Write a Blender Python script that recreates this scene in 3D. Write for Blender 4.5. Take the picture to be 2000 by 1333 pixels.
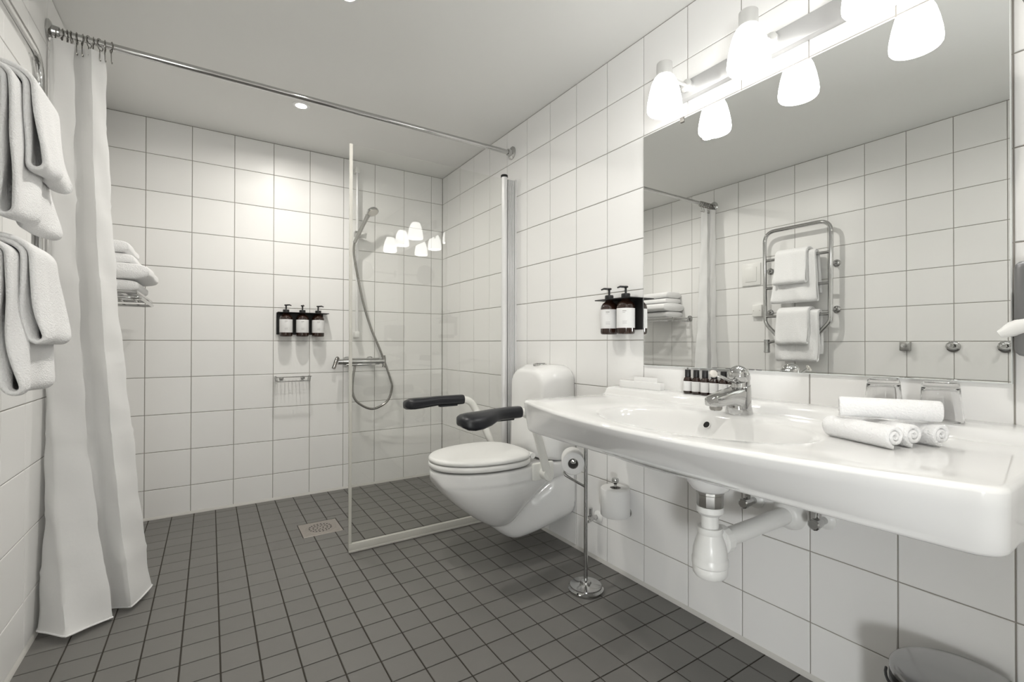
import bpy, bmesh, math, random
from mathutils import Vector, Matrix
random.seed(7)
PI = math.pi
for o in list(bpy.data.objects): bpy.data.objects.remove(o, do_unlink=True)
S = bpy.context.scene
COL = S.collection

# ------------------------------------------------------------------ camera
CAM = Vector((-1.42188, -3.1341, 0.942)); FPX = 910.64
yaw, pitch, roll = [math.radians(a) for a in (32.90846, .33099, .07281)]
fwd = Vector((math.sin(yaw)*math.cos(pitch), math.cos(yaw)*math.cos(pitch), math.sin(pitch)))
rgt = Vector((math.cos(yaw), -math.sin(yaw), 0)); upv = rgt.cross(fwd)
r2 = math.cos(roll)*rgt + math.sin(roll)*upv; u2 = -math.sin(roll)*rgt + math.cos(roll)*upv
cd = bpy.data.cameras.new('camera'); cam = bpy.data.objects.new('camera', cd); COL.objects.link(cam)
cd.sensor_width = 36; cd.lens = FPX/2000*36; cd.clip_start = .02
cam.matrix_world = Matrix(((r2.x, u2.x, -fwd.x, CAM.x), (r2.y, u2.y, -fwd.y, CAM.y), (r2.z, u2.z, -fwd.z, CAM.z), (0, 0, 0, 1)))
S.camera = cam

# ------------------------------------------------------------------ world, exposure
W = bpy.data.worlds.new('world'); S.world = W; W.use_nodes = True
W.node_tree.nodes['Background'].inputs[0].default_value = (.8, .8, .78, 1)
W.node_tree.nodes['Background'].inputs[1].default_value = .3
S.view_settings.view_transform = 'Standard'; S.view_settings.look = 'None'
S.view_settings.gamma = 1; S.view_settings.use_curve_mapping = False
S.view_settings.exposure = 0.20
S.cycles.diffuse_bounces = 4; S.cycles.max_bounces = 9
SHADE_EMIT = 5.8        # glass shades of the mirror lamp
SPOT_W = 6.3           # ceiling downlights
HALL_EMIT = 92         # wall lamp in the hall
SPOT_COL = (1.0, .965, .905)

# ------------------------------------------------------------------ room numbers (metres)
XL = -1.893; YF = -3.62; ZC = 2.15
T = .2; ZROW = .957      # wall tile pitch, height of one joint
YB = -.975               # shower screen plane

# ------------------------------------------------------------------ materials
def nodes(m): return m.node_tree.nodes, m.node_tree.links
def mat(name, col, rough=.5, metal=0., spec=.5, bump=0., bscale=50., coat=0., var=0., noise=0., nscale=6., sheen=0., trans=0., ior=1.45, emit=0., emit_col=None):
    m = bpy.data.materials.new(name); m.use_nodes = True
    N, L = nodes(m); b = N['Principled BSDF']
    b.inputs['Base Color'].default_value = (*col, 1); b.inputs['Roughness'].default_value = rough
    b.inputs['Metallic'].default_value = metal; b.inputs['Specular IOR Level'].default_value = spec
    b.inputs['Coat Weight'].default_value = coat; b.inputs['Coat Roughness'].default_value = .05
    b.inputs['Sheen Weight'].default_value = sheen; b.inputs['Transmission Weight'].default_value = trans
    b.inputs['IOR'].default_value = ior
    if emit:
        b.inputs['Emission Color'].default_value = (*(emit_col or col), 1); b.inputs['Emission Strength'].default_value = emit
    tc = N.new('ShaderNodeTexCoord')
    src = None
    if noise:
        nz = N.new('ShaderNodeTexNoise'); nz.inputs['Scale'].default_value = nscale; nz.inputs['Detail'].default_value = 3
        L.new(tc.outputs['Object'], nz.inputs['Vector']); src = nz.outputs['Fac']; amt = noise
    if var:
        oi = N.new('ShaderNodeObjectInfo'); src2 = oi.outputs['Random']
        if src:
            ad = N.new('ShaderNodeMath'); ad.operation = 'ADD'; L.new(src, ad.inputs[0]); L.new(src2, ad.inputs[1])
            hf = N.new('ShaderNodeMath'); hf.operation = 'MULTIPLY'; hf.inputs[1].default_value = .5; L.new(ad.outputs[0], hf.inputs[0]); src = hf.outputs[0]
            amt = max(noise, var)
        else: src = src2; amt = var
    if src:
        mx = N.new('ShaderNodeMix'); mx.data_type = 'RGBA'
        L.new(src, mx.inputs['Factor'])
        mx.inputs[6].default_value = (*[c*(1-amt) for c in col], 1); mx.inputs[7].default_value = (*[min(1, c*(1+amt)) for c in col], 1)
        L.new(mx.outputs[2], b.inputs['Base Color'])
    if bump:
        nb = N.new('ShaderNodeTexNoise'); nb.inputs['Scale'].default_value = bscale; nb.inputs['Detail'].default_value = 4
        L.new(tc.outputs['Object'], nb.inputs['Vector'])
        bp = N.new('ShaderNodeBump'); bp.inputs['Strength'].default_value = bump; bp.inputs['Distance'].default_value = .003
        L.new(nb.outputs['Fac'], bp.inputs['Height']); L.new(bp.outputs[0], b.inputs['Normal'])
    return m

M = {}
M['tile'] = mat('glazed_white_tile', (.890, .886, .872), .36, spec=.38, bump=.03, bscale=9, var=.012)
M['grout'] = mat('wall_grout', (.36, .34, .31), .9, noise=.10, nscale=20)
M['ftile'] = mat('grey_floor_tile', (.166, .161, .152), .42, bump=.10, bscale=160, var=.07, noise=.05, nscale=30)
M['fgrout'] = mat('floor_grout', (.045, .040, .032), .95, noise=.25, nscale=9)
M['paint'] = mat('ceiling_paint', (.82, .82, .80), .85)
M['silicone'] = mat('pale_silicone', (.60, .59, .56), .5)
M['ceramic'] = mat('white_ceramic', (.86, .86, .85), .07, coat=.3)
M['plastic'] = mat('white_plastic', (.84, .84, .82), .28)
M['white_coat'] = mat('white_powder_coat', (.84, .84, .80), .35)
M['chrome'] = mat('chrome', (.53, .53, .525), .07, metal=1)
M['steel'] = mat('brushed_steel', (.46, .455, .44), .28, metal=1)
M['dull_steel'] = mat('satin_nickel', (.70, .68, .64), .38, metal=1)
M['drain_steel'] = mat('worn_drain_steel', (.40, .37, .34), .5, metal=.7, noise=.12, nscale=60)
M['alu'] = mat('anodised_aluminium', (.80, .80, .79), .28, metal=.75)
M['lamp_bar'] = mat('satin_grey_metal', (.50, .50, .50), .4, metal=.6)
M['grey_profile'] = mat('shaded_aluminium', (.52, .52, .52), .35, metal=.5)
M['white_alu'] = mat('white_lacquered_metal', (.80, .80, .80), .3, metal=.2)
M['grey_metal'] = mat('grey_lacquer', (.22, .22, .225), .35, metal=.6)
M['darksteel'] = mat('dark_chrome', (.30, .29, .275), .2, metal=1)
M['black'] = mat('matt_black_metal', (.008, .008, .008), .45)
M['blackplastic'] = mat('black_plastic', (.016, .016, .017), .33)
M['grip'] = mat('charcoal_plastic', (.014, .015, .019), .32)
M['dark'] = mat('dark_hole', (.01, .01, .01), .8)
M['amber'] = mat('brown_bottle_plastic', (.026, .011, .007), .10, coat=.5)
M['label'] = mat('white_paper_label', (.80, .80, .80), .6)
M['print'] = mat('grey_print', (.36, .35, .34), .7)
M['towel'] = mat('white_terry', (.89, .89, .89), .95, bump=.9, bscale=260, sheen=.0)
M['paper'] = mat('toilet_paper', (.84, .84, .83), .9, bump=.15, bscale=90)
M['card'] = mat('white_card', (.85, .85, .84), .5)
M['mirror'] = mat('mirror_silver', (.90, .91, .90), .0, metal=1)
M['mirror_edge'] = mat('mirror_edge', (.86, .88, .87), .15)
M['shade'] = mat('opal_glass_lit', (.95, .95, .95), .3, emit=SHADE_EMIT, emit_col=(1., .985, .955))
M['lamp_lit'] = mat('downlight_lens_lit', (1, 1, 1), .4, emit=24, emit_col=(1., .93, .82))
M['hall_shade'] = mat('frosted_lit_glass', (.95, .95, .95), .3, emit=HALL_EMIT, emit_col=(.97, .99, 1.))
M['socketplate'] = mat('switch_plastic', (.86, .855, .83), .3)
M['seal'] = mat('clear_vinyl_seal', (.80, .79, .74), .25, trans=.35, ior=1.2)
M['door'] = mat('painted_door', (.74, .73, .70), .45)
M['binlid'] = mat('polished_bin_steel', (.42, .42, .42), .22, metal=1)

def glass_mat(name, tint, refl=1.0):
    m = bpy.data.materials.new(name); m.use_nodes = True; N, L = nodes(m)
    N.remove(N['Principled BSDF']); out = N['Material Output']
    t = N.new('ShaderNodeBsdfTransparent'); t.inputs[0].default_value = (*tint, 1)
    g = N.new('ShaderNodeBsdfGlossy'); g.inputs['Roughness'].default_value = 0; g.inputs[0].default_value = (refl, refl, refl, 1)
    lw = N.new('ShaderNodeLayerWeight')                  # Schlick reflectance, the same for both faces of the pane
    pw = N.new('ShaderNodeMath'); pw.operation = 'POWER'; pw.inputs[1].default_value = 5; L.new(lw.outputs['Facing'], pw.inputs[0])
    ma = N.new('ShaderNodeMath'); ma.operation = 'MULTIPLY_ADD'; ma.inputs[1].default_value = .95; ma.inputs[2].default_value = .045; L.new(pw.outputs[0], ma.inputs[0])
    mx = N.new('ShaderNodeMixShader'); L.new(ma.outputs[0], mx.inputs[0]); L.new(t.outputs[0], mx.inputs[1]); L.new(g.outputs[0], mx.inputs[2])
    L.new(mx.outputs[0], out.inputs[0]); return m
M['screen_glass'] = glass_mat('clear_screen_glass', (.980, .983, .974))
M['tumbler'] = mat('tumbler_glass', (1, 1, 1), 0., trans=1., ior=1.45)

def cloth_mat(name, col, tr):
    m = bpy.data.materials.new(name); m.use_nodes = True; N, L = nodes(m)
    N.remove(N['Principled BSDF']); out = N['Material Output']
    d = N.new('ShaderNodeBsdfDiffuse'); d.inputs[0].default_value = (*col, 1)
    t = N.new('ShaderNodeBsdfTranslucent'); t.inputs[0].default_value = (*col, 1)
    mx = N.new('ShaderNodeMixShader'); mx.inputs[0].default_value = tr
    tc = N.new('ShaderNodeTexCoord'); nb = N.new('ShaderNodeTexNoise'); nb.inputs['Scale'].default_value = 60; nb.inputs['Detail'].default_value = 5
    bp = N.new('ShaderNodeBump'); bp.inputs['Strength'].default_value = .12; bp.inputs['Distance'].default_value = .004
    L.new(tc.outputs['Object'], nb.inputs['Vector']); L.new(nb.outputs['Fac'], bp.inputs['Height']); L.new(bp.outputs[0], d.inputs['Normal'])
    L.new(d.outputs[0], mx.inputs[1]); L.new(t.outputs[0], mx.inputs[2]); L.new(mx.outputs[0], out.inputs[0]); return m
M['curtain'] = cloth_mat('white_polyester', (.95, .95, .945), .28)

# ------------------------------------------------------------------ mesh helpers (world coordinates)
class G:
    def __init__(s): s.v = []; s.f = []
    def add(s, vs, fs):
        n = len(s.v); s.v += [tuple(p) for p in vs]; s.f += [tuple(i+n for i in f) for f in fs]; return s
    def box(s, x0, x1, y0, y1, z0, z1, bev=0., seg=2):
        x0, x1 = min(x0, x1), max(x0, x1); y0, y1 = min(y0, y1), max(y0, y1); z0, z1 = min(z0, z1), max(z0, z1)
        bm = bmesh.new(); bmesh.ops.create_cube(bm, size=1)
        for v in bm.verts: v.co = Vector(((x0+x1)/2+v.co.x*(x1-x0), (y0+y1)/2+v.co.y*(y1-y0), (z0+z1)/2+v.co.z*(z1-z0)))
        if bev: bmesh.ops.bevel(bm, geom=bm.edges[:], offset=bev, segments=seg, profile=.5, affect='EDGES')
        bm.verts.index_update()
        s.add([v.co[:] for v in bm.verts], [[v.index for v in f.verts] for f in bm.faces]); bm.free(); return s
    def loft(s, rings, cap0=True, cap1=True, closed=True):
        n = len(rings[0]); vs = [p for r in rings for p in r]; fs = []
        for k in range(len(rings)-1):
            for i in range(n if closed else n-1):
                j = (i+1) % n; fs.append((k*n+i, k*n+j, (k+1)*n+j, (k+1)*n+i))
        if cap0: fs.append(tuple(range(n))[::-1])
        if cap1: fs.append(tuple((len(rings)-1)*n+i for i in range(n)))
        return s.add(vs, fs)
    def lathe(s, prof, c=(0, 0, 0), axis=(0, 0, 1), n=28, cap0=True, cap1=True):
        a = Vector(axis).normalized(); t = Vector((1, 0, 0)) if abs(a.x) < .9 else Vector((0, 1, 0))
        e1 = a.cross(t).normalized(); e2 = a.cross(e1); c = Vector(c); rings = []
        for r, h in prof: rings.append([c + a*h + (e1*math.cos(2*PI*i/n) + e2*math.sin(2*PI*i/n))*max(r, 1e-5) for i in range(n)])
        return s.loft(rings, cap0, cap1)
    def tube(s, pts, r, n=12, caps=True, closed=False):
        pts = [Vector(p) for p in pts]; m = len(pts); rr = r if isinstance(r, (list, tuple)) else [r]*m
        tans = []
        for i in range(m):
            a = pts[(i-1) % m] if closed or i > 0 else pts[i]; b = pts[(i+1) % m] if closed or i < m-1 else pts[i]
            tans.append((b-a).normalized())
        t0 = tans[0]; ref = Vector((0, 0, 1)) if abs(t0.z) < .9 else Vector((1, 0, 0)); e = t0.cross(ref).normalized(); rings = []
        for i in range(m):
            e = (e - tans[i]*e.dot(tans[i])).normalized(); f = tans[i].cross(e)
            rings.append([pts[i] + (e*math.cos(2*PI*k/n) + f*math.sin(2*PI*k/n))*rr[i] for k in range(n)])
        if closed: rings.append(rings[0]); return s.loft(rings, False, False)
        return s.loft(rings, caps, caps)

def smooth_path(pts, sub=8, closed=False):
    P = [Vector(p) for p in pts]; out = []; n = len(P)
    for i in range(n if closed else n-1):
        g = lambda k: P[k % n] if closed else P[max(0, min(n-1, k))]
        a, b, c, d = g(i-1), g(i), g(i+1), g(i+2)
        for k in range(sub):
            t = k/sub
            out.append(.5*((2*b) + (c-a)*t + (2*a-5*b+4*c-d)*t*t + (3*b-a-3*c+d)*t**3))
    if not closed: out.append(P[-1])
    return out
def round_path(pts, rad, seg=6):
    """polyline with rounded corners"""
    P = [Vector(p) for p in pts]; out = [P[0]]
    for i in range(1, len(P)-1):
        a = (P[i-1]-P[i]); b = (P[i+1]-P[i]); la, lb = a.length, b.length
        ang = a.angle(b); d = min(rad/math.tan(ang/2), la*.49, lb*.49); a.normalize(); b.normalize()
        p0 = P[i]+a*d; p1 = P[i]+b*d
        for k in range(seg+1):
            t = k/seg; out.append((1-t)**2*p0 + 2*t*(1-t)*P[i] + t*t*p1)
    out.append(P[-1]); return out

WL = {}
def setp(o, label=None, cat=None, group=None, kind=None):
    if label: o['label'] = label
    if cat: o['category'] = cat
    if group: o['group'] = group
    if kind: o['kind'] = kind
    return o
def obj(name, g, m, parent=None, smooth=True, ang=40, loc=None):
    base = WL[parent.name] if parent else Vector(loc if loc is not None else (0, 0, 0))
    me = bpy.data.meshes.new(name); me.from_pydata([tuple(Vector(p)-base) for p in g.v], [], g.f); me.validate()
    bm = bmesh.new(); bm.from_mesh(me); bmesh.ops.recalc_face_normals(bm, faces=bm.faces[:]); bm.to_mesh(me); bm.free()
    if smooth:
        me.shade_smooth(); me.set_sharp_from_angle(angle=math.radians(ang))
    me.materials.append(M[m])
    o = bpy.data.objects.new(name, me); COL.objects.link(o)
    if parent: o.parent = parent; WL[o.name] = base.copy()
    else: o.location = base; WL[o.name] = base.copy()
    return o
def thing(name, label, cat, loc, group=None):
    o = bpy.data.objects.new(name, None); COL.objects.link(o); o.empty_display_size = .05
    o.location = loc; WL[o.name] = Vector(loc); return setp(o, label, cat, group)
def single(name, g, m, label, cat, loc, group=None, **k): return setp(obj(name, g, m, loc=loc, **k), label, cat, group)
def copy_tree(o, loc, label, group=None):
    c = o.copy(); COL.objects.link(c); c.location = loc; WL[c.name] = Vector(loc); setp(c, label, None, group)
    for ch in o.children:
        d = ch.copy(); COL.objects.link(d); d.parent = c
        for gch in ch.children:
            e = gch.copy(); COL.objects.link(e); e.parent = d
    return c

def project(p):
    q = Vector(p)-CAM; z = q.dot(fwd)
    if z < .05: return None
    return (1000+FPX*q.dot(r2)/z, 666.5-FPX*q.dot(u2)/z)

# ------------------------------------------------------------------ structure: floor, walls, ceiling
floor = setp(obj('floor', G().box(XL-.1, .1, YF-.1, .1, -.12, -.0025), 'fgrout', smooth=False), kind='structure')
ceiling = setp(obj('ceiling', G().box(XL-.1, .1, YF-.1, .1, ZC, ZC+.1), 'paint', smooth=False), kind='structure')
TH = .003
wall_back = setp(obj('wall_back', G().box(XL-.1, .1, TH, .1, 0, ZC), 'grout', smooth=False), kind='structure')
wall_right = setp(obj('wall_right', G().box(TH, .1, YF, TH, 0, ZC), 'grout', smooth=False), kind='structure')
wall_left = setp(obj('wall_left', G().box(XL-TH, XL-.1, YF, TH, 0, ZC), 'grout', smooth=False), kind='structure')
DX0, DX1, DZ = -1.885, -.98, 2.04             # doorway behind the camera, its sliding door half open, a lit hall beyond
wall_front = setp(obj('wall_front', G().box(XL-.1, DX0, YF, YF-.1, 0, ZC).box(DX1, .1, YF, YF-.1, 0, ZC).box(DX0, DX1, YF, YF-.1, DZ, ZC), 'tile', smooth=False), kind='structure')
door = setp(obj('door_1', G().box(-1.55, -.55, YF-.115, YF-.155, .01, DZ+.03, .004), 'door', smooth=False), kind='structure')
obj('door_handle', G().tube(round_path([(-1.51, YF-.115, .90), (-1.51, YF-.08, .90), (-1.51, YF-.08, 1.1), (-1.51, YF-.115, 1.1)], .02), .008), 'steel', door)
HA, HB, HC, HD = -3.1, .1, -5.1, YF-.1
for nm, g in (('wall_hall_left', G().box(HA, HA-.1, HC, HD, 0, ZC+.2)), ('wall_hall_right', G().box(HB, HB+.1, HC, HD, 0, ZC+.2)), ('wall_hall_front', G().box(HA, HB, HC, HC-.1, 0, ZC+.2)), ('wall_hall_back', G().box(HA, XL-.1, HD, HD+.1, 0, ZC+.2).box(XL-.1, HB, HD, HD+.1, ZC+.1, ZC+.2)),
              ('ceiling_hall', G().box(HA, HB, HC, HD, ZC+.2, ZC+.3)), ('floor_hall', G().box(HA, HB, HC, HD, -.1, -.002))):
    setp(obj(nm, g, 'paint', smooth=False), kind='structure')
t = thing('hall_lamp', 'low standing lamp in the hall outside the half open door', 'lamp', (-2.20, -4.15, 0))
obj('base', G().lathe([(0, 0), (.12, 0), (.12, .015), (.02, .025), (.012, .05), (.012, .50), (0, .50)], (-2.20, -4.15, 0), n=28), 'steel', t)
obj('shade', G().lathe([(.0, .48), (.12, .48), (.12, .485), (.105, .76), (0, .76)], (-2.20, -4.15, 0), n=28), 'hall_shade', t)

tile_cache = {}
def tile_mesh(w, h, mname, ch=.0016, d=.004):
    """tile in local XY, front face at z=0, pillowed edge"""
    k = (round(w, 4), round(h, 4), mname)
    if k in tile_cache: return tile_cache[k]
    a, b = w/2, h/2; c = min(ch, a*.4, b*.4)
    v = [(-a+c, -b+c, 0), (a-c, -b+c, 0), (a-c, b-c, 0), (-a+c, b-c, 0), (-a, -b, -c*.75), (a, -b, -c*.75), (a, b, -c*.75), (-a, b, -c*.75), (-a, -b, -d), (a, -b, -d), (a, b, -d), (-a, b, -d)]
    f = [(0, 1, 2, 3)]
    for i in range(4):
        j = (i+1) % 4; f += [(4+i, 4+j, j, i), (8+i, 8+j, 4+j, 4+i)]
    me = bpy.data.meshes.new('tile'); me.from_pydata(v, [], f); me.materials.append(M[mname]); tile_cache[k] = me; return me

def splits(lo, hi, phase, pitch, joint):
    n = math.floor((lo-phase)/pitch)+1; cuts = [lo]
    x = phase+n*pitch
    while x < hi-1e-4:
        if x > lo+.004: cuts.append(x)
        x += pitch
    cuts.append(hi); out = []
    for a, b in zip(cuts, cuts[1:]):
        a2 = a+joint/2; b2 = b-joint/2
        if b2-a2 > .006: out.append((a2, b2))
    return out
def wall_tiles(wall, hspans, vspans, place):
    for a, b in hspans:
        for c, d in vspans:
            o = bpy.data.objects.new('tile', tile_mesh(b-a, d-c, 'tile')); COL.objects.link(o)
            o.parent = wall; o.matrix_local = place((a+b)/2, (c+d)/2)
J = .0032
rows = splits(.004, ZC-.002, ZROW, T, J)
# back wall: normal -Y ; right wall: normal -X ; left wall: normal +X
mback = lambda h, z: Matrix(((1, 0, 0, h), (0, 0, -1, 0), (0, 1, 0, z), (0, 0, 0, 1)))
mright = lambda h, z: Matrix(((0, 0, -1, 0), (-1, 0, 0, h), (0, 1, 0, z), (0, 0, 0, 1)))
mleft = lambda h, z: Matrix(((0, 0, 1, XL), (1, 0, 0, h), (0, 1, 0, z), (0, 0, 0, 1)))
wall_tiles(wall_back, splits(XL+.001, -.001, -1.71333, .20324, J), rows, mback)
wall_tiles(wall_right, splits(YF, -.001, -2.88428, .20012, J), rows, mright)
wall_tiles(wall_left, splits(YF, -.001, -1.338, .1994, J), rows, mleft)

# floor tiles: the 300 that show largest are parts, the rest one joined part
DR = (-1.040, -.851, -.688, -.502)   # drain rectangle x0 x1 y0 y1
cells = []
for xa, xb in splits(XL, 0, -.993, .1, .0042):
    for ya, yb in splits(YF, 0, -.06, .1, .0042):
        g_ = .002
        dx0, dx1, dy0, dy1 = DR[0]-g_, DR[1]+g_, DR[2]-g_, DR[3]+g_
        if xb <= dx0 or xa >= dx1 or yb <= dy0 or ya >= dy1: cells.append((xa, xb, ya, yb)); continue
        for r in ((xa, min(xb, dx0), ya, yb), (max(xa, dx1), xb, ya, yb), (max(xa, dx0), min(xb, dx1), ya, min(yb, dy0)), (max(xa, dx0), min(xb, dx1), max(ya, dy1), yb)):
            if r[1]-r[0] > .006 and r[3]-r[2] > .006: cells.append(r)
def shown(c):
    P4 = [project((x, y, 0)) for x, y in ((c[0], c[2]), (c[1], c[2]), (c[1], c[3]), (c[0], c[3]))]
    if any(p is None for p in P4): return 0
    cx = sum(p[0] for p in P4)/4; cy = sum(p[1] for p in P4)/4
    if not (-20 < cx < 2020 and cy < 1350): return 0
    return abs(sum(P4[i][0]*P4[(i+1) % 4][1]-P4[(i+1) % 4][0]*P4[i][1] for i in range(4)))/2
cells.sort(key=shown, reverse=True)
rest = G()
for i, (xa, xb, ya, yb) in enumerate(cells):
    me = tile_mesh(xb-xa, yb-ya, 'ftile', .0012)
    if i < 300:
        o = bpy.data.objects.new('tile', me); COL.objects.link(o); o.parent = floor; o.location = ((xa+xb)/2, (ya+yb)/2, 0)
    else:
        rest.add([((xa+xb)/2+v.co.x, (ya+yb)/2+v.co.y, v.co.z) for v in me.vertices], [tuple(p.vertices) for p in me.polygons])
setp(obj('tiles', rest, 'ftile', floor, smooth=False), kind='stuff')

# pale sealant strip where walls meet the floor
def strip(n, a, b, nrm):
    a, b, nv = Vector(a), Vector(b), Vector(nrm)
    pr = [(0, 0), (.007, 0), (.005, .006), (.0, .014)]
    rings = [[e+nv*p+Vector((0, 0, q)) for p, q in pr] for e in (a, b)]
    setp(obj(n, G().loft(rings), 'silicone', smooth=False), kind='structure')
strip('trim_1', (0, YF, 0), (0, 0, 0), (-1, 0, 0)); strip('trim_2', (XL, YF, 0), (XL, 0, 0), (1, 0, 0)); strip('trim_3', (XL, 0, 0), (0, 0, 0), (0, -1, 0))

# ------------------------------------------------------------------ downlights
def downlight(x, y, label):
    t = thing('ceiling_downlight', label, 'downlight', (x, y, ZC), 'recessed ceiling downlights')
    obj('trim_ring', G().lathe([(.026, .0), (.026, -.004), (.034, -.005), (.041, -.002), (.041, .0)], (x, y, ZC), n=32, cap0=False, cap1=False), 'white_alu', t)
    obj('lens', G().lathe([(.0, -.002), (.0255, -.002), (.0255, -.0005), (0, -.0005)], (x, y, ZC), n=28), 'lamp_lit', t)
    ld = bpy.data.lights.new('downlight_lamp', 'AREA'); ld.energy = SPOT_W; ld.color = SPOT_COL; ld.shape = 'DISK'; ld.size = .05; ld.spread = math.radians(168)
    lo = bpy.data.objects.new('lamp', ld); COL.objects.link(lo); lo.parent = t; lo.location = (0, 0, -.006)
downlight(-1.04, -.574, 'small round downlight in the ceiling inside the shower')
downlight(-1.027, -1.475, 'small round downlight at the top edge of the picture above the curtain rod')
downlight(-1.03, -3.215, 'small round downlight in the ceiling above the entrance')

# ------------------------------------------------------------------ wall mirror and its lamp
MY0, MY1, MZ0, MZ1 = -2.883, -1.890, .858, 1.748
t = thing('wall_mirror', 'large frameless rectangular mirror on the tiled wall above the washbasin', 'mirror', (0, (MY0+MY1)/2, MZ0))
obj('glass_backing', G().box(-.001, -.0085, MY0, MY1, MZ0, MZ1, .0008, 1), 'mirror_edge', t, smooth=False)
c = .002
obj('mirror_surface', G().add([(-.0088, MY0+c, MZ0+c), (-.0088, MY1-c, MZ0+c), (-.0088, MY1-c, MZ1-c), (-.0088, MY0+c, MZ1-c)], [(0, 1, 2, 3)]), 'mirror', t, smooth=False)
obj('bevelled_edge', G().add([(-.0088, MY0+c, MZ0+c), (-.0088, MY1-c, MZ0+c), (-.0088, MY1-c, MZ1-c), (-.0088, MY0+c, MZ1-c), (-.0078, MY0, MZ0), (-.0078, MY1, MZ0), (-.0078, MY1, MZ1), (-.0078, MY0, MZ1)],
    [(0, 1, 5, 4), (1, 2, 6, 5), (2, 3, 7, 6), (3, 0, 4, 7)]), 'mirror_edge', t, smooth=False)

obj('mirror_clip', G().box(-.006, -.013, -2.078, -2.062, 1.733, 1.752, .001, 1), 'darksteel', t)
for y_ in (-2.195, -2.243, -2.322, -2.345): obj('edge_wear', G().box(-.0088, -.0093, y_-.009, y_+.009, .8605, .8635), 'grey_metal', t, smooth=False)

LYS = (-2.104, -2.394, -2.685); LX = -.148
t = thing('vanity_light', 'bar lamp with lit white glass shades above the mirror', 'lamp', (0, -2.394, 1.83))
obj('mounting_bar', G().box(-.0, -.026, -2.735, -2.055, 1.803, 1.866, .004), 'lamp_bar', t)
for y in LYS:
    a = obj('arm', G().tube([(-.02, y, 1.842), (LX, y, 1.842)], .007, 10).lathe([(.022, 0), (.022, .010), (.016, .014)], (-.026, y, 1.842), (-1, 0, 0), 20), 'alu', t)
    obj('lamp_holder', G().lathe([(.0, 1.882), (.024, 1.882), (.0255, 1.880), (.0255, 1.836), (.0, 1.836)], (LX, y, 0), n=28), 'alu', t)
    pr = [(.027, 1.838), (.034, 1.830), (.042, 1.812), (.049, 1.785), (.0545, 1.755), (.0565, 1.735), (.0555, 1.724), (.052, 1.719), (.0505, 1.724), (.052, 1.736), (.050, 1.756), (.045, 1.785), (.038, 1.81), (.03, 1.825), (.0, 1.832)]
    obj('shade', G().lathe(pr, (LX, y, 0), n=36, cap0=False, cap1=False), 'shade', t)

# ------------------------------------------------------------------ washbasin
ZT = .742
def basin_outline(inset, fx, y0=-2.965, y1=-1.752, r=.036, xb=-.001):
    """counter-clockwise outline, same count for every call; fx(y) gives the front x"""
    y0 += inset; y1 -= inset; f = lambda y: fx(y)+inset
    pts = []
    for k in range(16): pts.append((xb-inset*.0, y1+(y0-y1)*k/16))            # back edge, from far end to near end
    xa = f(y0+r)
    for k in range(12): pts.append((xb+(xa+r-xb)*k/12, y0))                   # near end, going out
    for k in range(9):                                                      # near front corner
        a = PI/2*k/8; pts.append((xa+r-r*math.sin(a), y0+r-r*math.cos(a)))
    for k in range(1, 60): y = y0+r+(y1-y0-2*r)*k/60; pts.append((f(y), y))   # bowed front
    xc = f(y1-r)
    for k in range(9):
        a = PI/2*k/8; pts.append((xc+r-r*math.cos(a), y1-r+r*math.sin(a)))
    for k in range(1, 12): pts.append((xc+r+(xb-xc-r)*k/12, y1))
    return pts
ftop = lambda y: -.602+.105*(abs(y+2.385)/.585)**2.0
fbot = lambda y: -.505+.018*(abs(y+2.385)/.585)**2
cx0, cy0, ax, ay = -.372, -2.372, .172, .285
base_o = basin_outline(0, ftop)
def ell(s, z, pw=2.0):
    out = []
    for x, y in base_o:
        th = math.atan2((y-cy0)/ay, (x-cx0)/ax); cth, sth = math.cos(th), math.sin(th)
        k = (abs(cth)**pw+abs(sth)**pw)**(-1/pw)
        out.append(Vector((cx0+ax*s*k*cth, cy0+ay*s*k*sth, z)))
    return out
def lerp(A, B, t, z): return [Vector((a[0]*(1-t)+b[0]*t, a[1]*(1-t)+b[1]*t, z)) for a, b in zip(A, B)]
rings = [ell(.10, ZT-.130), ell(.3, ZT-.127), ell(.5, ZT-.117), ell(.68, ZT-.098), ell(.8, ZT-.076), ell(.89, ZT-.050), ell(.95, ZT-.026), ell(.99, ZT-.010), ell(1.03, ZT-.002), ell(1.07, ZT)]
E1 = [(p.x, p.y) for p in ell(1.07, 0)]; O2 = basin_outline(.010, ftop)
for tt in (.3, .65, 1.0): rings.append(lerp(E1, O2, tt, ZT))
for k in range(1, 6):
    a = PI/2*k/5; o_ = basin_outline(.010*(1-math.sin(a)), ftop); rings.append([Vector((x, y, ZT-.010*(1-math.cos(a)))) for x, y in o_])
ZBt = .630
for tt in (.25, .5, .75, .92):
    o_ = basin_outline(.006*tt, lambda y: ftop(y)*(1-tt)+fbot(y)*tt); rings.append([Vector((x, y, ZT-.010+(ZBt+.012-ZT+.010)*tt)) for x, y in o_])
for k in range(0, 5):
    a = PI/2*k/4; o_ = basin_outline(.006+.014*(1-math.cos(a)), fbot); rings.append([Vector((x, y, ZBt+.014-.014*math.sin(a))) for x, y in o_])
OB = basin_outline(.03, fbot); rings.append([Vector((x, y, ZBt+.001)) for x, y in OB])
E2 = [(p.x, p.y) for p in ell(1.0, 0)]
rings.append(lerp(OB, E2, .8, ZBt+.010)); rings.append(ell(.85, ZBt+.008)); rings.append(ell(.6, ZBt+.001)); rings.append(ell(.35, ZBt-.020))
wb = thing('washbasin', 'wide white ceramic wall hung washbasin with bowed front', 'washbasin', (0, -2.36, ZBt))
obj('basin', G().loft(rings), 'ceramic', wb, ang=60)
DX, DY = -.335, -2.398
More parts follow.
